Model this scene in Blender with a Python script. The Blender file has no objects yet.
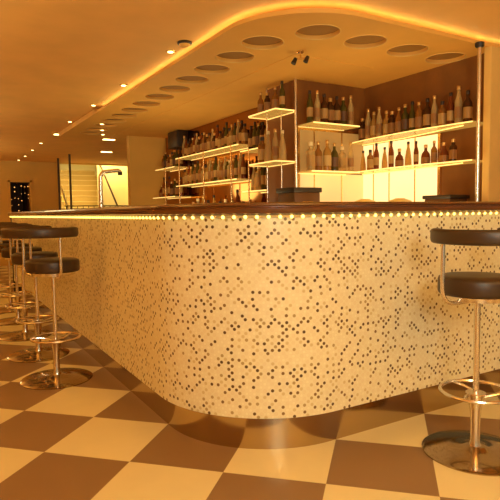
import bpy, bmesh, math, random
from mathutils import Vector, Matrix
random.seed(7)
C = bpy.context.scene.collection
SC = bpy.context.scene
PI = math.pi
SOFF, CEIL = 2.30, 2.365

# ------------------------------------------------------------------ materials
def mat(name, col=(.8, .8, .8), rough=.5, metal=0., trans=0., emit=None, es=1., spec=None, coat=0., ior=None):
    m = bpy.data.materials.new(name); m.use_nodes = True
    b = m.node_tree.nodes['Principled BSDF']
    b.inputs['Base Color'].default_value = (*col, 1)
    b.inputs['Roughness'].default_value = rough
    b.inputs['Metallic'].default_value = metal
    b.inputs['Transmission Weight'].default_value = trans
    b.inputs['Coat Weight'].default_value = coat
    if ior: b.inputs['IOR'].default_value = ior
    if spec is not None: b.inputs['Specular IOR Level'].default_value = spec
    if emit:
        b.inputs['Emission Color'].default_value = (*emit, 1)
        b.inputs['Emission Strength'].default_value = es
    return m

class NT:
    def __init__(s, m): s.t = m.node_tree; s.b = s.t.nodes['Principled BSDF']
    def n(s, kind, **kw):
        x = s.t.nodes.new(kind)
        for k, v in kw.items(): setattr(x, k, v)
        return x
    def l(s, a, b): s.t.links.new(a, b)
    def math(s, op, a, b=None, c=None):
        x = s.n('ShaderNodeMath', operation=op)
        for i, v in enumerate((a, b, c)):
            if v is None: continue
            if isinstance(v, (int, float)): x.inputs[i].default_value = v
            else: s.l(v, x.inputs[i])
        return x.outputs[0]

def noisy(m, scale, amount, col):
    """plaster-like mottling on a base colour plus fine bump"""
    t = NT(m)
    tc = t.n('ShaderNodeTexCoord'); no = t.n('ShaderNodeTexNoise'); no.inputs['Scale'].default_value = scale
    no.inputs['Detail'].default_value = 4
    t.l(tc.outputs['Object'], no.inputs['Vector'])
    r = t.n('ShaderNodeValToRGB')
    r.color_ramp.elements[0].position = .3; r.color_ramp.elements[1].position = .7
    r.color_ramp.elements[0].color = (*[c * (1 - amount) for c in col], 1)
    r.color_ramp.elements[1].color = (*[min(1, c * (1 + amount)) for c in col], 1)
    t.l(no.outputs['Fac'], r.inputs['Fac']); t.l(r.outputs['Color'], t.b.inputs['Base Color'])
    return m

M = {}
M['ceiling'] = noisy(mat('ceiling_paint', rough=.7), 3, .05, (.86, .45, .115))
M['soffit'] = noisy(mat('soffit_paint', rough=.6), 4, .04, (.82, .42, .085))
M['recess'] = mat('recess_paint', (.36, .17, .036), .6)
M['wall'] = noisy(mat('wall_plaster', rough=.7), 3, .05, (.80, .46, .10))
M['cream_wall'] = noisy(mat('cream_plaster', rough=.7), 3, .04, (.92, .80, .50))
M['dark_wall'] = noisy(mat('dark_brown_wall', rough=.5), 6, .15, (.24, .085, .014))
M['mirror'] = mat('bronze_mirror', (.42, .20, .06), .06, 1.)
M['pillar'] = noisy(mat('pillar_plaster', rough=.6), 5, .05, (.82, .50, .14))
M['chrome'] = mat('warm_chrome', (.82, .74, .63), .24, 1.)
M['steel'] = mat('polished_steel', (.52, .40, .25), .13, 1.)
M['base_steel'] = mat('dark_reflection_steel', (.42, .31, .20), .12, 1.)  # colour darkened to stand for dark reflections in the chrome base
M['leather'] = mat('black_leather', (.05, .024, .009), .42)
M['wood'] = None
M['glass_shelf'] = None
M['edge'] = mat('lit_glass_edge', (.9, .8, .4), .3, emit=(1, .62, .16), es=1.3)
M['cove'] = mat('cove_light_strip', (1, .9, .5), .4, emit=(1, .98, .46), es=10.)
M['bulb'] = mat('rope_bulb', (1, .9, .5), .4, emit=(1, .62, .12), es=3.6)
M['rope'] = mat('rope_tube', (.7, .5, .2), .3)
M['downlight'] = mat('lamp_lens', (1, .9, .6), .4, emit=(1, .72, .26), es=9.)
M['backlit'] = None
M['dark'] = mat('dark_plastic', (.03, .015, .007), .45)
M['brass'] = mat('brushed_brass', (.85, .56, .24), .25, 1.)
M['bowl'] = mat('cream_ceramic', (.80, .58, .20), .35)
M['boxwood'] = mat('dark_lacquer', (.10, .035, .01), .35)
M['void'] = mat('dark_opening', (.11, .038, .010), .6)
M['fairy'] = mat('fairy_lamp', (1, .7, .3), .4, emit=(1, .45, .10), es=1.6)
M['tread'] = mat('stair_tread', (.80, .62, .30), .55)
M['riser'] = mat('stair_riser', (.62, .42, .15), .6)
M['rail_dark'] = mat('dark_rail', (.07, .03, .01), .4)

def make_wood():
    m = mat('dark_stained_wood', (.09, .03, .01), .22, coat=.4); t = NT(m)
    tc = t.n('ShaderNodeTexCoord'); mp = t.n('ShaderNodeMapping'); mp.inputs['Scale'].default_value = (1, 1, 9)
    no = t.n('ShaderNodeTexNoise'); no.inputs['Scale'].default_value = 5; no.inputs['Detail'].default_value = 6
    r = t.n('ShaderNodeValToRGB'); r.color_ramp.elements[0].color = (.08, .024, .005, 1); r.color_ramp.elements[1].color = (.20, .065, .015, 1)
    t.l(tc.outputs['Object'], mp.inputs['Vector']); t.l(mp.outputs['Vector'], no.inputs['Vector'])
    t.l(no.outputs['Fac'], r.inputs['Fac']); t.l(r.outputs['Color'], t.b.inputs['Base Color'])
    return m
M['wood'] = make_wood()

def make_shelf_glass():
    m = bpy.data.materials.new('shelf_glass'); m.use_nodes = True; nt = m.node_tree; nt.nodes.clear()
    o = nt.nodes.new('ShaderNodeOutputMaterial'); mx = nt.nodes.new('ShaderNodeMixShader')
    tr = nt.nodes.new('ShaderNodeBsdfTransparent'); tr.inputs['Color'].default_value = (1, .92, .66, 1)
    p = nt.nodes.new('ShaderNodeBsdfPrincipled'); p.inputs['Base Color'].default_value = (.8, .62, .22, 1)
    p.inputs['Roughness'].default_value = .15
    p.inputs['Emission Color'].default_value = (1, .60, .14, 1); p.inputs['Emission Strength'].default_value = .28
    mx.inputs[0].default_value = .45
    nt.links.new(tr.outputs[0], mx.inputs[1]); nt.links.new(p.outputs[0], mx.inputs[2]); nt.links.new(mx.outputs[0], o.inputs[0])
    return m
M['glass_shelf'] = make_shelf_glass()

def make_floor():
    m = mat('checker_vinyl', rough=.3, spec=.3); t = NT(m); T = .45; k = 1 / (math.sqrt(2) * T)
    g = t.n('ShaderNodeNewGeometry'); sp = t.n('ShaderNodeSeparateXYZ'); t.l(g.outputs['Position'], sp.inputs[0])
    dc = t.math('MULTIPLY', t.math('SUBTRACT', sp.outputs[0], sp.outputs[1]), k)
    dr = t.math('MULTIPLY', t.math('ADD', sp.outputs[0], sp.outputs[1]), k)
    fc = t.math('FLOOR', dc); fr = t.math('FLOOR', dr)
    par = t.math('FLOORED_MODULO', t.math('ADD', fc, fr), 2.)
    cv = t.n('ShaderNodeCombineXYZ'); t.l(fc, cv.inputs[0]); t.l(fr, cv.inputs[1])
    wn = t.n('ShaderNodeTexWhiteNoise', noise_dimensions='3D'); t.l(cv.outputs[0], wn.inputs['Vector'])
    no = t.n('ShaderNodeTexNoise'); no.inputs['Scale'].default_value = 7; no.inputs['Detail'].default_value = 2
    t.l(g.outputs['Position'], no.inputs['Vector'])
    mx = t.n('ShaderNodeMix', data_type='RGBA')
    mx.inputs[6].default_value = (.74, .63, .34, 1); mx.inputs[7].default_value = (.26, .15, .065, 1)
    t.l(par, mx.inputs[0])
    v = t.math('ADD', t.math('MULTIPLY', wn.outputs['Value'], .10), t.math('MULTIPLY', no.outputs['Fac'], .10))
    v = t.math('ADD', v, .90)
    vm = t.n('ShaderNodeVectorMath', operation='SCALE'); t.l(mx.outputs[2], vm.inputs[0]); t.l(v, vm.inputs[3])
    t.l(vm.outputs[0], t.b.inputs['Base Color'])
    rr = t.math('ADD', t.math('MULTIPLY', no.outputs['Fac'], .12), .32); t.l(rr, t.b.inputs['Roughness'])
    return m
M['floor'] = make_floor()

def make_mosaic():
    """cream mosaic sheet with small round tiles on a diagonal lattice, some brown, some tan"""
    m = mat('dotted_mosaic', rough=.25); t = NT(m); A, B = .0345, .0320
    uv = t.n('ShaderNodeUVMap'); uv.uv_map = 'UVMap'
    sp = t.n('ShaderNodeSeparateXYZ'); t.l(uv.outputs[0], sp.inputs[0])
    u = t.math('DIVIDE', sp.outputs[0], A); v = t.math('DIVIDE', sp.outputs[1], B)
    s = t.math('ADD', u, v); q = t.math('SUBTRACT', u, v)
    cv = t.n('ShaderNodeCombineXYZ'); t.l(t.math('FLOOR', s), cv.inputs[0]); t.l(t.math('FLOOR', q), cv.inputs[1])
    wn = t.n('ShaderNodeTexWhiteNoise', noise_dimensions='3D'); t.l(cv.outputs[0], wn.inputs['Vector'])
    r = t.n('ShaderNodeValToRGB'); r.color_ramp.interpolation = 'CONSTANT'
    stops = [(0, (.12, .062, .018)), (.13, (.23, .13, .04)), (.25, (.46, .33, .13)), (.33, (.68, .55, .28)), (.44, (.80, .70, .45)), (.75, (.86, .79, .54))]
    e = r.color_ramp.elements
    e[0].position, e[0].color = stops[0][0], (*stops[0][1], 1); e[1].position, e[1].color = stops[1][0], (*stops[1][1], 1)
    for p_, c_ in stops[2:]:
        w = e.new(p_); w.color = (*c_, 1)
    t.l(wn.outputs['Value'], r.inputs['Fac'])
    ds = t.math('SUBTRACT', t.math('FRACT', s), .5); dq = t.math('SUBTRACT', t.math('FRACT', q), .5)
    du = t.math('MULTIPLY', t.math('ADD', ds, dq), A/2); dv = t.math('MULTIPLY', t.math('SUBTRACT', ds, dq), B/2)
    sc = t.n('ShaderNodeSeparateColor'); t.l(wn.outputs['Color'], sc.inputs[0])
    du = t.math('ADD', du, t.math('MULTIPLY', t.math('SUBTRACT', sc.outputs[1], .5), .006)); dv = t.math('ADD', dv, t.math('MULTIPLY', t.math('SUBTRACT', sc.outputs[2], .5), .002))
    d = t.math('SQRT', t.math('ADD', t.math('MULTIPLY', du, du), t.math('MULTIPLY', dv, dv)))
    inside = t.math('LESS_THAN', d, .0076)
    ring = t.math('LESS_THAN', t.math('ABSOLUTE', t.math('SUBTRACT', d, .0081)), .0006)
    mx = t.n('ShaderNodeMix', data_type='RGBA'); mx.inputs[6].default_value = (.82, .74, .49, 1)
    t.l(inside, mx.inputs[0]); t.l(r.outputs['Color'], mx.inputs[7])
    m2 = t.n('ShaderNodeMix', data_type='RGBA'); m2.inputs[7].default_value = (.74, .64, .39, 1)
    t.l(ring, m2.inputs[0]); t.l(mx.outputs[2], m2.inputs[6]); t.l(m2.outputs[2], t.b.inputs['Base Color'])
    t.l(t.math('ADD', .3, t.math('MULTIPLY', ring, .4)), t.b.inputs['Roughness'])
    bp = t.n('ShaderNodeBump'); bp.inputs['Strength'].default_value = .2; bp.inputs['Distance'].default_value = .001; bp.invert = True
    t.l(ring, bp.inputs['Height']); t.l(bp.outputs[0], t.b.inputs['Normal'])
    return m
M['mosaic'] = make_mosaic()
M['backlit'] = mat('backlit_frosted_panel', (.7, .6, .35), .5, emit=(1, .78, .38), es=1.05)
M['backlit_soft'] = mat('backlit_amber_panel', (.35, .18, .05), .5, emit=(1, .55, .13), es=.22)
M['backlit_low'] = mat('backlit_cream_panel', (.7, .5, .22), .5, emit=(1, .72, .28), es=.55)

# ------------------------------------------------------------------ mesh helpers
def bx(bm, x0, x1, y0, y1, z0, z1, bevel=0):
    vs = [bm.verts.new(p) for p in ((x0,y0,z0),(x1,y0,z0),(x1,y1,z0),(x0,y1,z0),(x0,y0,z1),(x1,y0,z1),(x1,y1,z1),(x0,y1,z1))]
    fs = [bm.faces.new([vs[i] for i in f]) for f in ((3,2,1,0),(4,5,6,7),(0,1,5,4),(1,2,6,5),(2,3,7,6),(3,0,4,7))]
    if bevel:
        es = list({e for f in fs for e in f.edges})
        bmesh.ops.bevel(bm, geom=es, offset=bevel, segments=2, profile=.5, affect='EDGES')

def spow(v, p): return math.copysign(abs(v)**p, v)

def tube(bm, pts, r, n=10, caps=True, closed=False, pw=1.):
    pts = [Vector(p) for p in pts]; N = len(pts); rings = []
    up = None
    for i, p in enumerate(pts):
        if closed: t = pts[(i+1) % N] - pts[i-1]
        else: t = pts[min(i+1, N-1)] - pts[max(i-1, 0)]
        t.normalize()
        if up is None:
            up = Vector((0,0,1)) if abs(t.z) < .9 else Vector((1,0,0))
        a = (up - t * up.dot(t)).normalized(); b = t.cross(a); up = a
        rr = r[i] if isinstance(r, list) else r
        rx, rz = rr if isinstance(rr, tuple) else (rr, rr)
        rings.append([bm.verts.new(p + a * (rz * spow(math.cos(2*PI*k/n), pw)) + b * (rx * spow(math.sin(2*PI*k/n), pw))) for k in range(n)])
    for i in range(N if closed else N-1):
        A, B = rings[i], rings[(i+1) % N]
        for k in range(n): bm.faces.new((A[k], A[(k+1)%n], B[(k+1)%n], B[k]))
    if caps and not closed:
        bm.faces.new(rings[0][::-1]); bm.faces.new(rings[-1])

def lathe(bm, prof, n=24, at=(0,0,0), square=0):
    """prof: list of (r, z); closed with caps at both ends"""
    rings = []
    for r, z in prof:
        ring = []
        for k in range(n):
            a = 2*PI*(k+.5)/n; s = 1
            if square: s = min(1.32, 1 / max(abs(math.cos(a)), abs(math.sin(a)))) * square + (1 - square)
            ring.append(bm.verts.new((at[0] + r*s*math.cos(a), at[1] + r*s*math.sin(a), at[2] + z)))
        rings.append(ring)
    for A, B in zip(rings, rings[1:]):
        for k in range(n): bm.faces.new((A[k], A[(k+1)%n], B[(k+1)%n], B[k]))
    bm.faces.new(rings[0][::-1]); bm.faces.new(rings[-1])

def circ(r, a0, a1, n, z, cx=0, cy=0):
    return [(cx+r*math.cos(a0+(a1-a0)*i/n), cy+r*math.sin(a0+(a1-a0)*i/n), z) for i in range(n+1)]
def obj(name, bm, m, parent=None, smooth=True, loc=None):
    bmesh.ops.recalc_face_normals(bm, faces=bm.faces)
    me = bpy.data.meshes.new(name); bm.to_mesh(me); bm.free()
    if isinstance(m, bpy.types.Material): m = [m]
    for x in m: me.materials.append(x)
    if smooth:
        me.polygons.foreach_set('use_smooth', [True]*len(me.polygons))
        me.set_sharp_from_angle(angle=math.radians(38))
    o = bpy.data.objects.new(name, me); C.objects.link(o)
    if parent: o.parent = parent
    if loc: o.location = loc
    return o

def tag(o, label, cat, group=None, kind=None):
    o['label'] = label; o['category'] = cat
    if group: o['group'] = group
    if kind: o['kind'] = kind
    return o
def thing(name, label, cat, loc=(0,0,0), rz=0, group=None):
    o = bpy.data.objects.new(name, None); C.objects.link(o); o.location = loc; o.rotation_euler.z = rz
    o.empty_display_size = .1
    return tag(o, label, cat, group)
def struct(name, bm, m, parent=None, smooth=False, label=None):
    o = obj(name, bm, m, parent, smooth)
    if not parent: o['kind'] = 'structure'
    if label: o['label'] = label
    return o
def box_struct(name, m, *a, parent=None):
    b = bmesh.new(); bx(b, *a); return struct(name, b, m, parent)
def dup(root, label=None, loc=None, rz=None):
    r = root.copy(); C.objects.link(r)
    if label: r['label'] = label
    if loc is not None: r.location = loc
    if rz is not None: r.rotation_euler.z = rz
    for ch in list(root.children):
        c = ch.copy(); C.objects.link(c); c.parent = r
        for g in ch.children:
            d = g.copy(); C.objects.link(d); d.parent = c
    return r
ORD = ['first','second','third','fourth','fifth','sixth','seventh','eighth','ninth','tenth','eleventh','twelfth','thirteenth',
       'fourteenth','fifteenth','sixteenth','seventeenth','eighteenth','nineteenth','twentieth','twenty-first','twenty-second','twenty-third','twenty-fourth','twenty-fifth']

# ------------------------------------------------------------------ room shell
YF = 11.2
b = bmesh.new(); bx(b, -6, 8, -6, 16, -.1, 0); struct('floor', b, M['floor'])
b = bmesh.new(); bx(b, -6, 8, -6, YF+.15, CEIL, CEIL+.1); struct('ceiling', b, M['ceiling'])
# far wall with two openings: doorway x .48-.90 z<1.9, stair opening x 1.62-3.32
YF = 11.2
b = bmesh.new()
bx(b, -6, .50, YF, YF+.15, 0, CEIL); bx(b, .50, .92, YF, YF+.15, 1.89, CEIL); bx(b, .92, 1.60, YF, YF+.15, 0, CEIL)
bx(b, 1.60, 3.32, YF, YF+.15, 2.345, CEIL); bx(b, 3.32, 8, YF, YF+.15, 0, CEIL)
struct('wall_far', b, M['wall'])
box_struct('wall_left', M['wall'], -6.15, -6, -6, 16, 0, CEIL)
# stairwell walls behind the opening
b = bmesh.new(); bx(b, 3.75, 3.9, YF+.15, 16, 0, 3.6); struct('wall_stair_right', b, M['cream_wall'])
b = bmesh.new(); bx(b, 1.0, 1.55, YF+.15, 16, 0, 3.6); struct('wall_stair_left', b, M['cream_wall'])
b = bmesh.new(); bx(b, 1.55, 3.75, 15.85, 16, 0, 3.6); struct('wall_stair_back', b, M['cream_wall'])
b = bmesh.new(); bx(b, 1.0, 3.9, YF, 16, 3.6, 3.7); bx(b, 1.0, 3.9, YF, YF+.15, CEIL+.1, 3.6); struct('ceiling_stair', b, M['cream_wall'])
# low landing wall beside the stairs (bright surface right of the treads)
b = bmesh.new(); bx(b, 2.70, 3.75, YF+.80, YF+.88, 0, 3.6); struct('wall_stair_landing', b, M['cream_wall'])
# doorway: dark lobby behind with fairy lamps
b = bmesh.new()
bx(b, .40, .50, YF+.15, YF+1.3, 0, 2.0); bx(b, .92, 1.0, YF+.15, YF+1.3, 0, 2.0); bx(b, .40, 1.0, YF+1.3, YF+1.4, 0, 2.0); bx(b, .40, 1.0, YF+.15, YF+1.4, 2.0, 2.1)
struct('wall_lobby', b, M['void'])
b = bmesh.new(); bx(b, .455, .50, YF-.03, YF, 0, 1.93); bx(b, .92, .965, YF-.03, YF, 0, 1.93); bx(b, .455, .965, YF-.03, YF, 1.89, 1.935)
struct('trim_1', b, M['wall'])
lb = thing('fairy_light_curtain', 'dark doorway hung with a curtain of tiny warm lamps, far left wall', 'string lights', (.71, YF+.08, 0))
b = bmesh.new(); bx(b, -.205, .205, -.006, .006, 1.87, 1.882)
for i in range(6): tube(b, [(-.18+.072*i, 0, 1.87), (-.18+.072*i, 0, .75)], .002, 5)
obj('wire', b, M['dark'], lb)
for i in range(6):
    for k in range(8):
        if random.random() < .35: continue
        b = bmesh.new(); bmesh.ops.create_icosphere(b, subdivisions=1, radius=random.uniform(.008, .015))
        o = obj('lamp', b, M['fairy'], lb, loc=(-.18+.072*i, 0, 1.82-.14*k-random.uniform(0, .08)))

# ---------- floating soffit raft over the bar, with round recesses
def offset_path(e, y_far=6.5, x_far=4.2, R=.6, n=20, cx=.6, cy=.6):
    p = [(cx-R-e, y_far)]
    m = int((y_far-cy)/.25)
    for i in range(1, m): p.append((cx-R-e, y_far+(cy-y_far)*i/m))
    for i in range(n+1):
        a = PI + (PI/2)*i/n; p.append((cx+(R+e)*math.cos(a), cy+(R+e)*math.sin(a)))
    m = int((x_far-cx)/.25)
    for i in range(1, m+1): p.append((cx+(x_far-cx)*i/m, cy-R-e))
    return p
def ring_extrude(bm, outer, inner, z0, z1, uv=False):
    n = len(outer)
    oo = [[bm.verts.new((*p, z)) for p in outer] for z in (z0, z1)]
    ii = [[bm.verts.new((*p, z)) for p in inner] for z in (z0, z1)]
    lay = bm.loops.layers.uv.new('UVMap') if uv else None
    arc = [0]
    for p, q in zip(outer, outer[1:]): arc.append(arc[-1] + math.hypot(q[0]-p[0], q[1]-p[1]))
    for k in range(n-1):
        fs = [bm.faces.new((oo[0][k], oo[0][k+1], oo[1][k+1], oo[1][k])), bm.faces.new((ii[0][k+1], ii[0][k], ii[1][k], ii[1][k+1])),
              bm.faces.new((oo[1][k], oo[1][k+1], ii[1][k+1], ii[1][k])), bm.faces.new((ii[0][k], ii[0][k+1], oo[0][k+1], oo[0][k]))]
        if uv:
            idx = {oo[0][k]: (arc[k], z0), oo[0][k+1]: (arc[k+1], z0), oo[1][k]: (arc[k], z1), oo[1][k+1]: (arc[k+1], z1),
                   ii[0][k]: (arc[k], z0-.02), ii[0][k+1]: (arc[k+1], z0-.02), ii[1][k]: (arc[k], z1+.02), ii[1][k+1]: (arc[k+1], z1+.02)}
            for f in fs:
                for l in f.loops: l[lay].uv = idx[l.vert]
    bm.faces.new((oo[0][0], oo[1][0], ii[1][0], ii[0][0])); bm.faces.new((oo[0][-1], ii[0][-1], ii[1][-1], oo[1][-1]))

def raft_path(e): return offset_path(e, 6.4, 4.2, .6, 24, 1.235, 1.065)
holes = [(.962, 1.165+.386*k) for k in range(13)] + [(1.165+.41*k, .81) for k in range(5)]
b = bmesh.new()
outer = raft_path(0) + [(4.2, 6.4)]
def loop_edges(bm, pts, z):
    vs = [bm.verts.new((*p, z)) for p in pts]
    return vs, [bm.edges.new((vs[i], vs[(i+1) % len(vs)])) for i in range(len(vs))]
HR, HD = .147, .030
vs, es = loop_edges(b, outer, SOFF)
allE = list(es); hv = []
for hx, hy in holes:
    v, e = loop_edges(b, [(hx+HR*math.cos(2*PI*i/32), hy+HR*math.sin(2*PI*i/32)) for i in range(32)], SOFF)
    allE += e; hv.append(v)
bmesh.ops.triangle_fill(b, use_beauty=True, use_dissolve=False, edges=allE)
bad = [f for f in b.faces if any((f.calc_center_median().xy - Vector(h)).length < HR*.96 and all((v.co.xy-Vector(h)).length < HR*1.01 for v in f.verts) for h in holes)]
if bad: bmesh.ops.delete(b, geom=bad, context='FACES_ONLY')
top = [b.verts.new((v.co.x, v.co.y, SOFF+.026)) for v in vs]
for i in range(len(vs)):
    j = (i+1) % len(vs); b.faces.new((vs[i], vs[j], top[j], top[i]))
struct('ceiling_soffit', b, M['soffit'])
# inner panel of the soffit, one thin step lower
b = bmesh.new(); bx(b, 1.31, 2.1, 1.28, 5.8, SOFF-.004, SOFF); struct('trim_2', b, M['soffit'])
# closed fascia between raft and ceiling at the far end
b = bmesh.new(); bx(b, .64, .70, 4.35, 6.4, SOFF+.026, CEIL); bx(b, .64, 4.2, 6.38, 6.4, SOFF+.026, CEIL); struct('trim_3', b, M['soffit'])
c0 = None
for k, (hx, hy) in enumerate(holes):
    if k < 13:
        lab = f'round recessed disc in soffit over left bar side, {ORD[k]} from the curved corner'
        if k == 0: lab = 'round recessed disc in soffit over left bar side, nearest the curved corner'
    else:
        lab = f'round recessed disc in soffit over right bar side, {ORD[k-13]} from the curved corner'
    if c0 is None:
        c0 = thing('ceiling_recess', lab, 'ceiling recess', (hx, hy, SOFF), 0, 'round recesses in the bar soffit')
        b = bmesh.new()
        A = [b.verts.new((HR*math.cos(2*PI*i/40), HR*math.sin(2*PI*i/40), 0)) for i in range(40)]
        B = [b.verts.new((HR*math.cos(2*PI*i/40), HR*math.sin(2*PI*i/40), HD)) for i in range(40)]
        for i in range(40): b.faces.new((A[i], A[(i+1)%40], B[(i+1)%40], B[i]))
        obj('rim', b, M['soffit'], c0)
        b = bmesh.new(); tube(b, circ(HR, 0, 2*PI*47/48, 47, 0), .004, 6, closed=True); obj('trim_ring', b, M['pillar'], c0)  # paler ring added at the lip to give a rim highlight
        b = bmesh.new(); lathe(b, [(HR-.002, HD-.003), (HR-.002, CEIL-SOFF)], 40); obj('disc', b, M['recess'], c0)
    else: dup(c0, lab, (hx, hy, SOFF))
# cove light strip lying on top of the raft edge
b = bmesh.new(); p = [q for q in raft_path(-.026) if q[1] <= 4.3]
tube(b, [(x, y, SOFF+.031) for x, y in p], (.004), 6)
tag(obj('cove_light_strip', b, M['cove']), 'glowing yellow cove light strip along the curved edge of the bar soffit', 'strip light')

# ------------------------------------------------------------------ bar
bar = thing('bar_counter', 'long curved bar counter faced in cream and brown penny mosaic with dark wooden top', 'bar', (0, 0, 0))
b = bmesh.new(); ring_extrude(b, offset_path(0), offset_path(-.03), 0, .172); obj('kick_plate', b, M['steel'], bar)
b = bmesh.new(); ring_extrude(b, offset_path(.05, n=40), offset_path(-.04, n=40), .170, 1.129, uv=True)
obj('mosaic_front', b, M['mosaic'], bar)
b = bmesh.new()
prof = [(.078, 1.129), (.092, 1.133), (.098, 1.141), (.098, 1.155), (.090, 1.160), (.090, 1.164), (.096, 1.168), (.094, 1.176), (.082, 1.182)]
paths = [[(*q, z) for q in offset_path(e, n=32)] for e, z in prof]
inn = offset_path(-.52, n=32); ins = [[(*q, z) for q in inn] for z in (1.182, 1.129)]
rows = [[b.verts.new(q) for q in r] for r in paths + ins]
for A, B in zip(rows, rows[1:] + rows[:1]):
    for k in range(len(A)-1): b.faces.new((A[k], A[k+1], B[k+1], B[k]))
b.faces.new([r[0] for r in rows][::-1]); b.faces.new([r[-1] for r in rows])
obj('countertop', b, M['wood'], bar)
b = bmesh.new(); bx(b, .45, .50, .9, 6.5, 0, 1.129); bx(b, .9, 4.2, .45, .50, 0, 1.129); obj('back_panel', b, M['wood'], bar)
b = bmesh.new(); bx(b, -.06, .5, 6.5, 6.53, 0, 1.129); obj('end_panel', b, M['dark'], bar)
rope = bmesh.new(); rp = offset_path(.064, n=24); tube(rope, [(x, y, 1.120) for x, y in rp], .0065, 8)
rope = obj('light_rope', rope, M['rope'], bar)
# bulbs spaced along the rope
def walk(pts, step):
    out = []; d = step*.5
    for (x0, y0), (x1, y1) in zip(pts, pts[1:]):
        L = math.hypot(x1-x0, y1-y0)
        while d <= L:
            t = d/L; out.append((x0+(x1-x0)*t, y0+(y1-y0)*t)); d += step
        d -= L
    return out
bp = [q for q in walk(offset_path(.069, 6.5, 4.2, n=48), .053) if q[0] < 4.15]
cam_xy = Vector((-1.046, -2.019))
bp.sort(key=lambda q: (Vector(q)-cam_xy).length)
b = bmesh.new(); bmesh.ops.create_uvsphere(b, u_segments=8, v_segments=6, radius=.0085)
bulb0 = obj('bulb', b, M['bulb'], rope, loc=(*bp[0], 1.116))
for q in bp[1:100]:
    o = bulb0.copy(); C.objects.link(o); o.parent = rope; o.location = (*q, 1.116)
b = bmesh.new()
for q in bp[100:]: bmesh.ops.create_uvsphere(b, u_segments=6, v_segments=4, radius=.0085, matrix=Matrix.Translation((*q, 1.116)))
o = obj('far_bulb', b, M['bulb'], rope); o['kind'] = 'stuff'

# ------------------------------------------------------------------ bar stools
def make_stool(label, back_dir):
    t = thing('bar_stool', label, 'bar stool', (0,0,0), back_dir, 'bar stools along the counter')   # local +X is the back
    b = bmesh.new(); lathe(b, [(.236, 0), (.238, .006), (.225, .012), (.12, .020), (.06, .026), (.045, .034), (.03, .036)], 48); obj('base', b, M['base_steel'], t)
    b = bmesh.new(); tube(b, [(0,0,.03), (0,0,.722)], .014, 16); obj('pole', b, M['chrome'], t)
    b = bmesh.new(); lathe(b, [(.032, .03), (.022, .06), (.0215, .14), (.025, .20), (.033, .245), (.047, .284), (.044, .287), (.014, .288)], 20); obj('sleeve', b, M['chrome'], t)
    fr = t
    b = bmesh.new(); tube(b, circ(.158, 0, 2*PI*35/36, 35, .292), .0085, 8, closed=True); fr = obj('footrest', b, M['chrome'], t)
    for k in range(3):
        a = 2*PI*k/3 + .5
        pts = []
        for i in range(9):
            s = i/8; r = .018+.14*s; w = a + .75*math.sin(s*PI/2)
            pts.append((r*math.cos(w), r*math.sin(w), .268+.024*math.sin(s*PI/2)))
        b = bmesh.new(); tube(b, pts, .006, 8); obj('strut', b, M['chrome'], fr)
    b = bmesh.new(); lathe(b, [(.05, .720), (.14, .728), (.145, .748), (.05, .749)], 32); obj('seat_plate', b, M['chrome'], t)
    b = bmesh.new(); lathe(b, [(.11, .748), (.165, .750), (.172, .756), (.175, .766), (.175, .817), (.171, .828), (.160, .835), (.09, .838), (.03, .840)], 48)
    obj('seat', b, M['leather'], t)
    d, R, ha = .08, .222, math.radians(138)
    pts = circ(R, -ha, ha, 44, 1.022, d)
    rr = [(.024, .033)]*45; 
    for i, f in enumerate((.8, .95, 1.)): rr[i] = (.024*f, .033*f); rr[-1-i] = (.024*f, .033*f)
    b = bmesh.new(); tube(b, pts, rr, 20, pw=.55); obj('backrest', b, M['leather'], t)
    b = bmesh.new()
    for s in (-1, 1):
        w = s*math.radians(89); ux, uy = d+.216*math.cos(w), .216*math.sin(w)
        pts = [(ux, uy, .995), (ux, uy, .90), (ux, uy, .83), (ux, uy, .79)]
        for i in range(1, 6):
            a = i/5*PI/2; pts.append((ux*(1-.25*(1-math.cos(a))), uy - s*.06*(1-math.cos(a)), .79-.068*math.sin(a)))
        pts.append((ux*.4, s*.08, .721)); pts.append((0, s*.02, .721))
        tube(b, pts, .0095, 10)
    obj('back_frame', b, M['chrome'], t)
    return t
rad = math.radians
s0 = make_stool('nearest bar stool of the left row, black seat and curved padded backrest', rad(203))
s0.location = (-.352, 1.80, 0)
for (x, y, a, lab) in [(1.098, -.455, 247, 'black padded bar stool in front of the right side of the mosaic bar'),
                       (-.35, 2.55, 185, 'second bar stool from the camera in the row along the left bar side'),
                       (-.34, 3.35, 170, 'third bar stool from the camera in the row along the left bar side'),
                       (-.30, 4.15, 190, 'fourth bar stool from the camera in the row along the left bar side'),
                       (-.28, 4.95, 178, 'farthest bar stool in the row along the left bar side')]:
    dup(s0, lab, (x, y, 0), rad(a))

# ------------------------------------------------------------------ back bar walls
WL = 2.1
box_struct('wall_bar_left', M['mirror'], WL, WL+.1, 2.35, 5.8, 0, SOFF)
b = bmesh.new(); bx(b, 1.75, 2.2, 1.97, 2.36, 0, SOFF); struct('wall_bar_pier', b, M['dark_wall'])
b = bmesh.new(); bx(b, 1.75, 2.65, 1.87, 1.97, 0, SOFF); struct('wall_bar_middle', b, M['dark_wall'])
b = bmesh.new(); bx(b, 2.55, 2.65, .50, 1.87, 0, SOFF); struct('wall_bar_right', b, M['dark_wall'])
b = bmesh.new(); bx(b, 2.43, 4.2, .44, .50, 0, SOFF, .008); struct('wall_bar_pillar', b, M['pillar'])
b = bmesh.new(); bx(b, 1.525, 2.2, 5.8, 5.92, 0, SOFF); struct('wall_bar_end', b, M['wall'])
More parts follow.
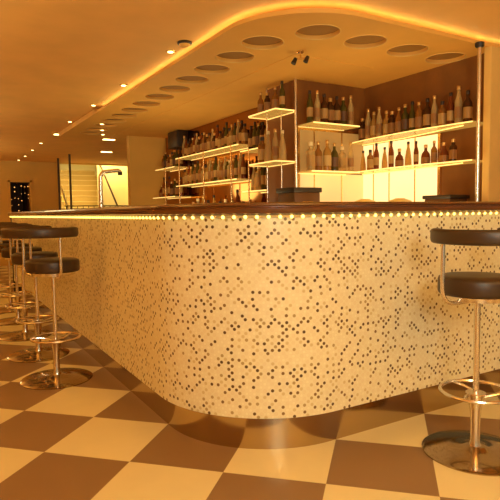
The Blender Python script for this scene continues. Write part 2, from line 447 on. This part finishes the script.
# backlit panels
pn = thing('backlit_panel', 'brightest glowing frosted panel behind the shelves on the right back wall', 'light panel', (2.55, 1.42, 0))
b = bmesh.new(); bx(b, -.02, 0, -.44, .445, 1.06, 1.755); obj('diffuser', b, M['backlit'], pn)
b = bmesh.new(); bx(b, -.026, 0, -.465, -.44, 1.06, 1.76); bx(b, -.026, 0, -.44, .445, 1.755, 1.76)
for y in (-.2, .1, .3): bx(b, -.026, -.02, y-.005, y+.005, 1.06, 1.755)
obj('frame', b, M['brass'], pn)
pn = thing('backlit_panel', 'softer amber backlit panel on the middle back wall behind clear bottles', 'light panel', (2.15, 1.87, 0))
b = bmesh.new(); bx(b, -.38, .37, -.02, 0, 1.49, 1.86); obj('diffuser', b, M['backlit_soft'], pn)
b = bmesh.new(); bx(b, -.38, .37, -.02, 0, 1.06, 1.48); obj('diffuser', b, M['backlit_low'], pn)
b = bmesh.new(); bx(b, -.40, -.38, -.026, 0, 1.06, 1.88); bx(b, -.38, .37, -.026, 0, 1.86, 1.88)
for x in (-.22, .1): bx(b, x-.005, x+.005, -.026, -.02, 1.06, 1.86)
obj('frame', b, M['brass'], pn)
# back counter
def counter(lab, x0, x1, y0, y1):
    t = thing('back_counter', lab, 'cabinet', ((x0+x1)/2, (y0+y1)/2, 0)); w, d = (x1-x0)/2, (y1-y0)/2
    b = bmesh.new(); bx(b, -w+.02, w, -d, d, 0, 1.02); obj('body', b, M['boxwood'], t)
    b = bmesh.new(); bx(b, -w, w, -d, d, 1.02, 1.05); obj('worktop', b, M['wood'], t)
counter('low dark cabinet below the long shelves of the left back wall', 1.68, 2.098, 2.37, 5.79)
counter('low dark cabinet below the middle back wall and pier', 1.33, 2.08, 1.45, 1.84)
counter('low dark cabinet below the curved shelves of the right back wall', 2.082, 2.52, .61, 1.84)
BC = 1.05

# ------------------------------------------------------------------ shelves
def shelf(label, x0, x1, y0, y1, z, edges, round_end=False):
    """edges: list of sides carrying the bright lit edge"""
    t = thing('glass_shelf', label, 'shelf', ((x0+x1)/2, (y0+y1)/2, z), 0, 'lit glass shelves of the back bar')
    hx, hy = (x1-x0)/2, (y1-y0)/2
    b = bmesh.new(); bx(b, -hx, hx, -hy, hy, -.012, 0); obj('glass_panel', b, M['glass_shelf'], t)
    e = .004
    for s in edges:
        b = bmesh.new()
        if s == '-x': bx(b, -hx-e, -hx, -hy, hy, -.011, .000)
        if s == '+x': bx(b, hx-.010, hx-.004, -hy, hy, -.018, -.012)
        if s == '-y': bx(b, -hx, hx, -hy-e, -hy, -.011, .000)
        if s == '+y': bx(b, -hx, hx, hy-.010, hy-.004, -.018, -.012)
        obj('lit_edge', b, M['edge'], t)
    return t
shelf('long lit glass shelf, upper of the two on the left back wall', 1.86, WL, 3.10, 4.85, 1.885, ['-x', '+x'])
shelf('long lit glass shelf, lower of the two on the left back wall', 1.86, WL, 3.15, 4.85, 1.512, ['-x', '+x'])
shelf('short lit glass shelf, upper one at the far left end of the back bar', 1.86, WL, 4.90, 5.62, 1.785, ['-x', '+x'])
shelf('short lit glass shelf, lower one at the far left end of the back bar', 1.86, WL, 4.90, 5.75, 1.375, ['-x', '+x'])
shelf('small lit glass shelf between long shelves and pier, upper', 1.86, WL, 2.66, 3.06, 1.80, ['-x', '+x'])
shelf('small lit glass shelf between long shelves and pier, lower', 1.86, WL, 2.50, 3.02, 1.365, ['-x', '+x'])
shelf('square glass shelf jutting from the pier, upper with bright edges', 1.53, 1.75, 1.87, 2.32, 2.03, ['-x', '+x', '-y', '+y'])
shelf('square glass shelf jutting from the pier, lower with bright edges', 1.53, 1.75, 1.87, 2.32, 1.585, ['-x', '+x', '-y', '+y'])
shelf('upper lit glass shelf on the middle back wall', 1.77, 2.29, 1.65, 1.87, 1.90, ['-y', '+y'])
shelf('lower lit glass shelf on the middle back wall over the amber panel', 1.75, 2.29, 1.65, 1.844, 1.49, ['-y', '+y'])
def corner_shelf(label, z):
    t = thing('glass_shelf', label, 'shelf', (2.55, .60, z), 0, 'lit glass shelves of the back bar')
    # concave-fronted shelf: deep at the inner corner, tapering to the pole at the right
    fr = []
    for i in range(17):
        s = i/16; y = 1.24-1.34*s; fr.append((-.20 - .06*math.sin(s*PI) - .03*s, y))
    back = [(-.13, -.09), (-.022, -.08), (-.022, 1.24)]
    b = bmesh.new()
    o = fr + back
    lo = [b.verts.new((*p, -.012)) for p in o]; hi = [b.verts.new((*p, 0)) for p in o]
    b.faces.new(lo); b.faces.new(hi)
    for i in range(len(o)): b.faces.new((lo[i], lo[(i+1)%len(o)], hi[(i+1)%len(o)], hi[i]))
    obj('glass_panel', b, M['glass_shelf'], t)
    b = bmesh.new(); tube(b, [(x-.004, y, -.006) for x, y in fr], (.0045), 8); obj('lit_edge', b, M['edge'], t)
    b = bmesh.new(); tube(b, [(-.06, 1.23, -.017), (-.07, .7, -.017), (-.19, .01, -.017)], .004, 6); obj('lit_edge', b, M['edge'], t)
corner_shelf('upper curved glass shelf on the right back wall with glowing edges', 1.775)
corner_shelf('lower curved glass shelf on the right back wall with glowing edges', 1.50)

# ------------------------------------------------------------------ poles
def pole(label, x, y, z0=BC, z1=SOFF, r=.011, m='chrome', ferrule=True):
    t = thing('shelf_pole', label, 'pole', (x, y, z0), 0, 'upright poles of the back bar')
    b = bmesh.new(); tube(b, [(0,0,0), (0,0,z1-z0)], r, 12); obj('rod', b, M[m], t)
    if ferrule:
        b = bmesh.new(); lathe(b, [(r*1.9, z1-z0-.03), (r*2.2, z1-z0-.022), (r*2.2, z1-z0)], 16); obj('ferrule', b, M['dark'], t)
pole('tall bright chrome pole in front of the pillar at the right of the shelves', 2.30, .44, 1.182, SOFF, .014)
pole('tall chrome pole at the front corner of the pier between both shelf walls', 1.735, 1.855, BC, SOFF, .013, ferrule=False)
pole('thin chrome rod under left half of the square pier shelves', 1.70, 2.27, BC, SOFF, .008, ferrule=False)
pole('thin chrome rod under right half of the square pier shelves', 1.70, 2.03, BC, SOFF, .008, ferrule=False)
pole('thin brass rod holding right end of the long left wall shelves', 1.845, 3.25, BC, 1.885, .008, 'brass', False)
pole('thin brass rod holding middle of the long left wall shelves', 1.845, 3.95, BC, 1.885, .008, 'brass', False)
pole('thin brass rod holding left end of the long left wall shelves', 1.845, 4.70, BC, 1.885, .008, 'brass', False)
pole('thin brass rod at the far left short shelves', 1.845, 5.2, BC, 1.785, .008, 'brass', False)
pole('thin brass rod holding the small shelves beside the pier', 1.845, 2.86, BC, 1.80, .008, 'brass', False)

# ------------------------------------------------------------------ bottles
def glassm(name, col, tr=.35, rough=.12): return mat(name, col, rough, trans=tr, ior=1.3)
G = {'dark brown': glassm('dark_brown_glass', (.08, .028, .008), .15), 'amber': glassm('amber_glass', (.42, .17, .035), .4),
     'honey': glassm('honey_glass', (.66, .36, .09), .5), 'clear': glassm('clear_glass', (.85, .62, .28), .6),
     'green': glassm('green_glass', (.10, .075, .015), .2), 'red': glassm('red_brown_glass', (.25, .06, .015), .3)}
L = {'cream': mat('cream_label', (.42, .23, .07), .6), 'tan': mat('tan_label', (.32, .15, .045), .6), 'dark': mat('dark_label', (.12, .05, .02), .5), 'pale': mat('pale_label', (.52, .32, .11), .6)}
CP = {'black': mat('black_cap', (.03, .012, .006), .4), 'gold': mat('gold_cap', (.75, .45, .14), .3, .8), 'pale': mat('pale_cap', (.85, .65, .35), .5)}
SH = {  # profile, label band (r, z0, z1), cap (r, z0, z1)
 'round-shouldered': ([(.030,0),(.037,.004),(.038,.17),(.034,.19),(.018,.215),(.014,.225),(.014,.262)], (.0388,.05,.145), (.0165,.255,.288), 0),
 'slim': ([(.026,0),(.031,.004),(.032,.185),(.026,.215),(.0145,.25),(.013,.295)], (.0326,.06,.15), (.0155,.285,.318), 0),
 'square': ([(.030,0),(.034,.004),(.034,.165),(.030,.182),(.016,.195),(.015,.225)], (.0346,.04,.14), (.019,.22,.255), .8),
 'squat': ([(.040,0),(.048,.006),(.050,.10),(.042,.135),(.018,.165),(.016,.20)], (.0506,.03,.09), (.020,.195,.232), 0),
 'tapered': ([(.036,0),(.041,.006),(.038,.10),(.026,.19),(.015,.235),(.0135,.275)], None, (.0165,.268,.30), 0)}
protos = []
def proto(shape, glass, label, cap):
    prof, lb, cp, sq = SH[shape]
    look = f'{shape} {glass} bottle, {label} label' if (label and lb) else f'{shape} {glass} bottle, {cap} cap'
    parts = []
    b = bmesh.new(); lathe(b, prof, 14 if not sq else 16, square=sq); parts.append(('glass_body', b, G[glass]))
    if lb and label:
        r, z0, z1 = lb
        b = bmesh.new(); lathe(b, [(r-.003, z0), (r, z0), (r, z1), (r-.003, z1)], 14 if not sq else 16, square=sq); parts.append(('paper_label', b, L[label]))
    r, z0, z1 = cp
    b = bmesh.new(); lathe(b, [(r*.9, z0), (r, z0+.002), (r, z1-.003), (r*.85, z1)], 12); parts.append(('cap', b, CP[cap]))
    protos.append((look, [(n, (lambda bm, m, n: _mesh(n, bm, m))(bm, m, n)) for n, bm, m in parts]))
def _mesh(n, bm, m):
    bmesh.ops.recalc_face_normals(bm, faces=bm.faces)
    me = bpy.data.meshes.new(n); bm.to_mesh(me); bm.free(); me.materials.append(m)
    me.polygons.foreach_set('use_smooth', [True]*len(me.polygons)); me.set_sharp_from_angle(angle=math.radians(40)); return me
for a in [('round-shouldered','dark brown','cream','black'), ('round-shouldered','amber','tan','gold'), ('slim','green','cream','black'), ('slim','clear','tan','gold'),
          ('square','amber','pale','black'), ('square','dark brown','tan','gold'), ('squat','honey','cream','black'), ('tapered','clear',None,'pale'),
          ('tapered','honey',None,'black'), ('round-shouldered','green','dark','gold'), ('slim','red','pale','black'), ('squat','red','tan','gold'), ('square','clear','cream','pale'),
          ('round-shouldered','honey','pale','gold')]: proto(*a)
def put_bottle(k, loc, label, group, sc=1.):
    look, parts = protos[k]
    t = thing('bottle', label.format(look), 'bottle', loc, random.uniform(-.3, .3), group); t.scale = (sc, sc, sc)
    for n, me in parts:
        o = bpy.data.objects.new(n, me); C.objects.link(o); o.parent = t
def row(n, p0, p1, z, where, group, kinds, s=(.92, 1.08), jit=.008):
    """n bottles from image-left p0 to image-right p1"""
    last = -1
    for i in range(n):
        t = i/(n-1) if n > 1 else .5
        x = p0[0]+(p1[0]-p0[0])*t + random.uniform(-jit, jit)*(p0[0] == p1[0]); y = p0[1]+(p1[1]-p0[1])*t + random.uniform(-jit, jit)*(p0[1] == p1[1])
        k = random.choice([q for q in kinds if q != last]); last = k
        put_bottle(k, (x, y, z+.0005), '{}, ' + f'{ORD[i]} from left {where}'.replace('on the ', 'on ').replace('standing ', ''), group, random.uniform(*s))
DK = [0, 1, 2, 4, 5, 9, 10, 11, 13]; ALL = list(range(14)); LT = [1, 3, 6, 7, 8, 12, 13, 4]
row(24, (1.97, 4.81), (1.97, 3.14), 1.885, 'on the upper long shelf', 'bottles on the upper long shelf', [0, 1, 2, 4, 5, 9, 10, 13, 3], (.84, .98))
row(23, (1.97, 4.81), (1.97, 3.19), 1.512, 'on the lower long shelf', 'bottles on the lower long shelf', [0, 1, 2, 3, 4, 5, 9, 10, 12, 13], (.84, .97))
row(8, (1.97, 5.56), (1.97, 4.96), 1.785, 'on the upper far-left shelf', 'bottles on the upper far left shelf', DK, (.8, .9))
row(8, (1.97, 5.66), (1.97, 4.96), 1.375, 'on the lower far-left shelf', 'bottles on the lower far left shelf', DK, (.8, .95))
row(5, (1.98, 3.02), (1.98, 2.70), 1.80, 'on the small upper shelf by the pier', 'bottles on the small upper shelf', [0, 1, 2, 4, 9, 10, 13], (.9, 1.02))
row(5, (1.98, 2.98), (1.98, 2.58), 1.365, 'on the small lower shelf by the pier', 'bottles on the small lower shelf', ALL)
row(4, (1.64, 2.27), (1.64, 1.93), 2.03, 'on the square upper pier shelf', 'bottles on the square upper shelf', DK, (.72, .8))
row(4, (1.64, 2.27), (1.64, 1.93), 1.585, 'on the square lower pier shelf', 'bottles on the square lower shelf', [1, 3, 7, 8, 13, 4], (.9, 1.0))
row(7, (1.80, 1.735), (2.255, 1.735), 1.90, 'on the upper middle shelf', 'bottles on the upper middle shelf', [0, 1, 9, 3, 5, 2, 10], (.86, .92))
row(6, (1.80, 1.735), (2.255, 1.735), 1.49, 'on the lower middle shelf', 'bottles on the lower middle shelf', [12, 3, 13, 9, 1, 8], (.85, .98))
row(16, (2.44, 1.78), (2.44, .64), 1.775, 'on the upper right shelf', 'bottles on the upper right shelf', [0, 1, 7, 10, 5, 4, 2, 3, 9, 13], (.82, .95))
row(12, (2.44, 1.77), (2.44, .76), 1.50, 'on the lower right shelf', 'bottles on the lower right shelf', [0, 1, 11, 8, 4, 10, 5], (.66, .78))
row(9, (1.93, 4.45), (1.93, 3.25), BC, 'on the left back counter', 'bottles on the left back counter', ALL, (.95, 1.1))

# things on the back counter
def box_thing(name, label, cat, x, y, w, d, h, z=BC, rz=0):
    t = thing(name, label, cat, (x, y, z), rz)
    b = bmesh.new(); bx(b, -w/2, w/2, -d/2, d/2, 0, h*.86, .006); obj('body', b, M['boxwood'], t)
    b = bmesh.new(); bx(b, -w/2-.012, w/2+.012, -d/2-.012, d/2+.012, h*.86, h, .005); obj('lid', b, M['dark'], t)
    b = bmesh.new(); bx(b, -w*.2, w*.2, -d/2-.006, -d/2+.001, h*.35, h*.6, .002); obj('panel', b, M['brass'], t)
    return t
box_thing('bar_box', 'dark box with overhanging lid on back counter below the pier shelves', 'box', 1.60, 1.63, .26, .24, .285)
box_thing('bar_box', 'dark low box on the back counter at the right near the chrome pole', 'box', 2.36, .76, .20, .24, .20)
for i, (x, y, r, h, lab) in enumerate([(2.02, 1.62, .15, .17, 'cream upturned bowl on the back counter, leftmost of three'),
                                       (2.33, 1.62, .15, .195, 'cream upturned bowl on the back counter, middle of three'),
                                       (2.35, 1.22, .15, .19, 'cream upturned bowl on the back counter, rightmost of three')]):
    t = thing('serving_bowl', lab, 'bowl', (x, y, BC), 0, 'upturned bowls on the back counter')
    b = bmesh.new(); lathe(b, [(r*1.0, 0), (r*1.02, .01), (r*.98, h*.4), (r*.85, h*.7), (r*.6, h*.9), (r*.3, h*.98), (r*.28, h), (r*.05, h)], 32); obj('shell', b, M['bowl'], t)
sp = thing('loudspeaker', 'black loudspeaker box high at the far left end of the bottle wall', 'speaker', (2.0, 5.11, 2.06))
b = bmesh.new(); bx(b, -.07, .098, -.18, .18, 0, .232, .01); obj('cabinet', b, M['dark'], sp)
b = bmesh.new(); bx(b, -.077, -.07, -.165, .165, .015, .215, .003); obj('grille', b, M['leather'], sp)
# tall stemmed glasses rack is not visible; gooseneck tap on the counter
tp = thing('gooseneck_tap', 'tall chrome gooseneck tap bending right on the left bar top', 'tap', (.29, 2.9, 1.182))
b = bmesh.new(); lathe(b, [(.036, 0), (.036, .008), (.024, .014), (.022, .05), (.02, .052)], 20); obj('base', b, M['chrome'], tp)
b = bmesh.new(); pts = [(0,0,.04), (0,0,.15), (.002,0,.26)]
for i in range(1, 8):
    a = i/7*PI/2; pts.append((.06*(1-math.cos(a)), 0, .28+.065*math.sin(a)))
pts += [(.11, 0, .352), (.165, 0, .358), (.18, 0, .352), (.186, 0, .335)]
tube(b, pts, .019, 12); obj('spout', b, M['chrome'], tp)
b = bmesh.new(); lathe(b, [(.019, .315), (.021, .32), (.021, .345), (.018, .35)], 16, (.186, 0, 0)); obj('nozzle', b, M['dark'], tp)
b = bmesh.new(); tube(b, [(0, -.02, .05), (0, -.07, .07)], .006, 8); obj('lever', b, M['chrome'], tp)

# ------------------------------------------------------------------ ceiling fittings
d0 = None
for i, (x, y, lab) in enumerate([(0.582, 3.057, 'nearest of the bright downlights beside the soffit edge'), (0.574, 4.128, 'second of the bright downlights beside the soffit edge'),
        (0.578, 5.345, 'third of the downlights in the line running to the far wall'), (0.688, 6.540, 'fourth downlight, large and bright by the soffit end'),
        (0.612, 7.740, 'fifth downlight in the line, just beyond the soffit end'), (0.643, 8.850, 'sixth downlight in the line running to the far wall'),
        (0.673, 10.000, 'second farthest downlight in the line, near the far wall'), (0.666, 10.900, 'farthest small downlight in the line at the far wall'),
        (0.568, 1.850, 'small downlight beside the dark ceiling detector')]):
    if d0 is None:
        d0 = thing('ceiling_downlight', lab, 'ceiling light', (x, y, CEIL), 0, 'downlights in the main ceiling')
        b = bmesh.new(); lathe(b, [(.025, -.006), (.035, -.006), (.038, -.002), (.038, 0), (.025, 0)], 24); obj('trim_ring', b, M['brass'], d0)
        b = bmesh.new(); lathe(b, [(.012, -.010), (.020, -.008), (.024, -.004), (.024, 0)], 20); obj('lens', b, M['downlight'], d0)
    else: dup(d0, lab, (x, y, CEIL))
for x, y, lab in [(.89, 4.95, 'tiny downlight under far soffit, nearest of three'), (1.03, 5.45, 'tiny downlight under far soffit, middle of three'), (1.15, 5.85, 'tiny downlight under far soffit, farthest of three')]:
    dup(d0, lab, (x, y, SOFF))
for x, y, z, w, lab in [(.70, 6.52, CEIL, .20, 'short bright strip lamp on the ceiling just past the end of the soffit'),
                        (1.36, 6.28, SOFF, .17, 'short bright strip lamp under the far end of the soffit above the stairs'),
                        (1.95, 8.5, CEIL, .20, 'short strip lamp on the ceiling close to the stair opening')]:
    t = thing('ceiling_strip_lamp', lab, 'ceiling light', (x, y, z))
    b = bmesh.new(); bx(b, -w/2-.012, w/2+.012, -.05, .05, -.012, 0, .003); obj('housing', b, M['brass'], t)
    b = bmesh.new(); bx(b, -w/2, w/2, -.04, .04, -.018, -.012); obj('lens', b, M['downlight'], t)
dt = thing('ceiling_detector', 'round dark-rimmed detector on ceiling above the glowing soffit edge', 'detector', (.575, 1.60, CEIL))
b = bmesh.new(); lathe(b, [(.052, 0), (.054, -.008), (.050, -.016)][::-1], 24); obj('rim', b, M['dark'], dt)
b = bmesh.new(); lathe(b, [(.004, -.036), (.022, -.033), (.036, -.026), (.042, -.014)], 24); obj('dome', b, M['soffit'], dt)
sl = thing('ceiling_spotlight', 'small dark twin spotlight hanging under the soffit above the pier', 'spotlight', (1.31, 1.20, SOFF))
b = bmesh.new(); lathe(b, [(.022, -.012), (.026, -.008), (.026, 0)], 16); obj('mount', b, M['brass'], sl)
b = bmesh.new(); tube(b, [(0,0,-.01), (0,0,-.05)], .006, 8); tube(b, [(-.02,.03,-.048), (.03,-.05,-.056)], .005, 8); obj('arm', b, M['brass'], sl)
for dx, dy in ((-.02, .03), (.03, -.05)):
    b = bmesh.new(); tube(b, [(dx, dy, -.045), (dx-.02, dy+.005, -.085)], [.013, .019], 12); h = obj('lamp_head', b, M['dark'], sl)
cp = thing('ceiling_speaker', 'round pale ceiling fitting at the top right corner', 'ceiling fitting', (2.66, .52, CEIL))
cp.location = (2.60, .30, CEIL)
b = bmesh.new(); lathe(b, [(.09, -.012), (.10, -.008), (.10, 0)], 28); obj('ring', b, M['brass'], cp)
b = bmesh.new(); lathe(b, [(.01, -.02), (.07, -.018), (.088, -.010)], 28); obj('dome', b, M['soffit'], cp)

# ------------------------------------------------------------------ stairs and posts in the far room
st = thing('staircase', 'pale staircase climbing away behind the opening in the far wall', 'staircase', (0,0,0))
for k in range(15):
    y0 = YF+.16+.27*k; z = .168*(k+1)
    xr = 2.69 if y0 < YF+1.0 else 3.45
    b = bmesh.new(); bx(b, 1.62, xr, y0, y0+.02, 0, z-.03); obj('riser', b, M['riser'], st, False)
    b = bmesh.new(); bx(b, 1.62, xr, y0-.02, y0+.269, z-.03, z, .004); obj('tread', b, M['tread'], st, False)
b = bmesh.new(); tube(b, [(1.90, YF+.02, .75), (1.76, YF+.05, 1.30), (1.64, YF+.10, 1.78)], .022, 8); obj('handrail', b, M['tread'], st)['label'] = 'pale left handrail'
b = bmesh.new(); tube(b, [(3.0, YF+.1, 1.30), (2.73, YF+.77, 2.50)], .022, 8); obj('handrail', b, M['rail_dark'], st)['label'] = 'dark right handrail'
for x, y, lab in [(1.416, 9.3, 'dark floor-to-ceiling post before the stairs, right of the pair'), (1.367, 10.2, 'dark floor-to-ceiling post before the stairs, left of the pair')]:
    t = thing('steel_post', lab, 'post', (x, y, 0), 0, 'pair of dark posts by the stairs')
    b = bmesh.new(); tube(b, [(0,0,0), (0,0,CEIL)], .022, 12); obj('shaft', b, M['rail_dark'], t)
    b = bmesh.new(); lathe(b, [(.06, 0), (.06, .01), (.03, .014)], 16); obj('foot_plate', b, M['rail_dark'], t)
rl = thing('low_railing', 'low dark railing with thin balusters in front of the stairs', 'railing', (0, 10.4, 0))
b = bmesh.new(); tube(b, [(1.5, 0, 1.33), (3.2, 0, 1.33)], .012, 8); obj('top_rail', b, M['rail_dark'], rl)
for k in range(14):
    b = bmesh.new(); tube(b, [(1.55+.123*k, 0, 0), (1.55+.123*k, 0, 1.325)], .009, 6); obj('baluster', b, M['rail_dark'], rl)

# ------------------------------------------------------------------ lights
def lamp(kind, name, loc, power, col=(1, .66, .28), size=.3, target=None, spot=None):
    l = bpy.data.lights.new(name, kind); l.energy = power; l.color = col
    if kind == 'AREA': l.shape = 'DISK'; l.size = size
    else: l.shadow_soft_size = size
    if spot: l.spot_size = rad(spot); l.spot_blend = .8
    o = bpy.data.objects.new(name, l); C.objects.link(o); o.location = loc
    if target: o.rotation_euler = (Vector(target)-Vector(loc)).to_track_quat('-Z', 'Y').to_euler()
    return o
lamp('POINT', 'unseen_key_light', (-.75, -2.9, 1.7), 142, (.96, 1, .80), .4)  # unseen key light near the camera, also lifts the ceiling
lamp('POINT', 'unseen_fill_right', (2.6, -2.6, 1.7), 22, (1, .92, .56), .6)  # unseen fill added on the right, no fitting there
up = lambda p: (p[0], p[1], 5)
for n, p, e in (('ceiling_fill_left', (-2.6, 1.2, 1.5), 66), ('ceiling_fill_middle', (-2.2, 5.0, 1.5), 50), ('ceiling_fill_far', (-1.8, 8.6, 1.5), 40), ('ceiling_fill_front', (.6, -3.2, 1.5), 95)):  # added upward fills without fittings, to brighten the ceiling
    lamp('AREA', n, p, e, (1, .90, .50), .8, target=up(p))
lamp('POINT', 'unseen_fill_far', (-1.2, 9.0, 1.7), 16, (1, .82, .38), .3)  # unseen fill added for the far left ceiling
lamp('POINT', 'stair_lamp', (2.6, YF+.35, 3.2), 105, (1, .88, .46), .15)
lamp('POINT', 'aisle_fill', (1.15, 3.4, .8), 13, (1, .85, .42), .2)  # added fill in the aisle for soffit and shelves
lamp('AREA', 'shelf_fill_left', (.95, 3.5, .8), 10, (1, .74, .32), .5, target=(2.1, 3.5, 1.9))  # hidden fill added below counter height to brighten the bottles
lamp('AREA', 'shelf_fill_right', (1.55, .80, .8), 8, (1, .74, .32), .5, target=(2.4, 1.5, 1.8))  # matching hidden fill added for the right-hand shelves
lamp('POINT', 'aisle_fill_right', (1.6, 1.0, .8), 9, (1, .85, .42), .2)  # added fill behind the counter on the right
W = bpy.data.worlds.new('world'); SC.world = W; W.use_nodes = True
W.node_tree.nodes['Background'].inputs[0].default_value = (1, .82, .46, 1); W.node_tree.nodes['Background'].inputs[1].default_value = .26

# ------------------------------------------------------------------ camera
f, yaw, pitch, roll, cx, cy, cz = 533.670493, 1.035388, -.070481, -.012398, -1.046395, -2.018565, 1.137493
fw = Vector((math.cos(pitch)*math.cos(yaw), math.cos(pitch)*math.sin(yaw), math.sin(pitch)))
rt = fw.cross(Vector((0,0,1))).normalized(); up = rt.cross(fw)
r2 = rt*math.cos(roll) + up*math.sin(roll); u2 = up*math.cos(roll) - rt*math.sin(roll)
cd = bpy.data.cameras.new('camera'); cd.sensor_width = 36; cd.lens = f/500*36; cd.clip_start = .05
co = bpy.data.objects.new('camera', cd); C.objects.link(co)
mw = Matrix((r2, u2, -fw)).transposed().to_4x4(); mw.translation = (cx, cy, cz); co.matrix_world = mw
SC.camera = co
vs_ = SC.view_settings; vs_.view_transform = 'Standard'; vs_.look = 'None'; vs_.gamma = 1; vs_.use_curve_mapping = False; vs_.exposure = 0.
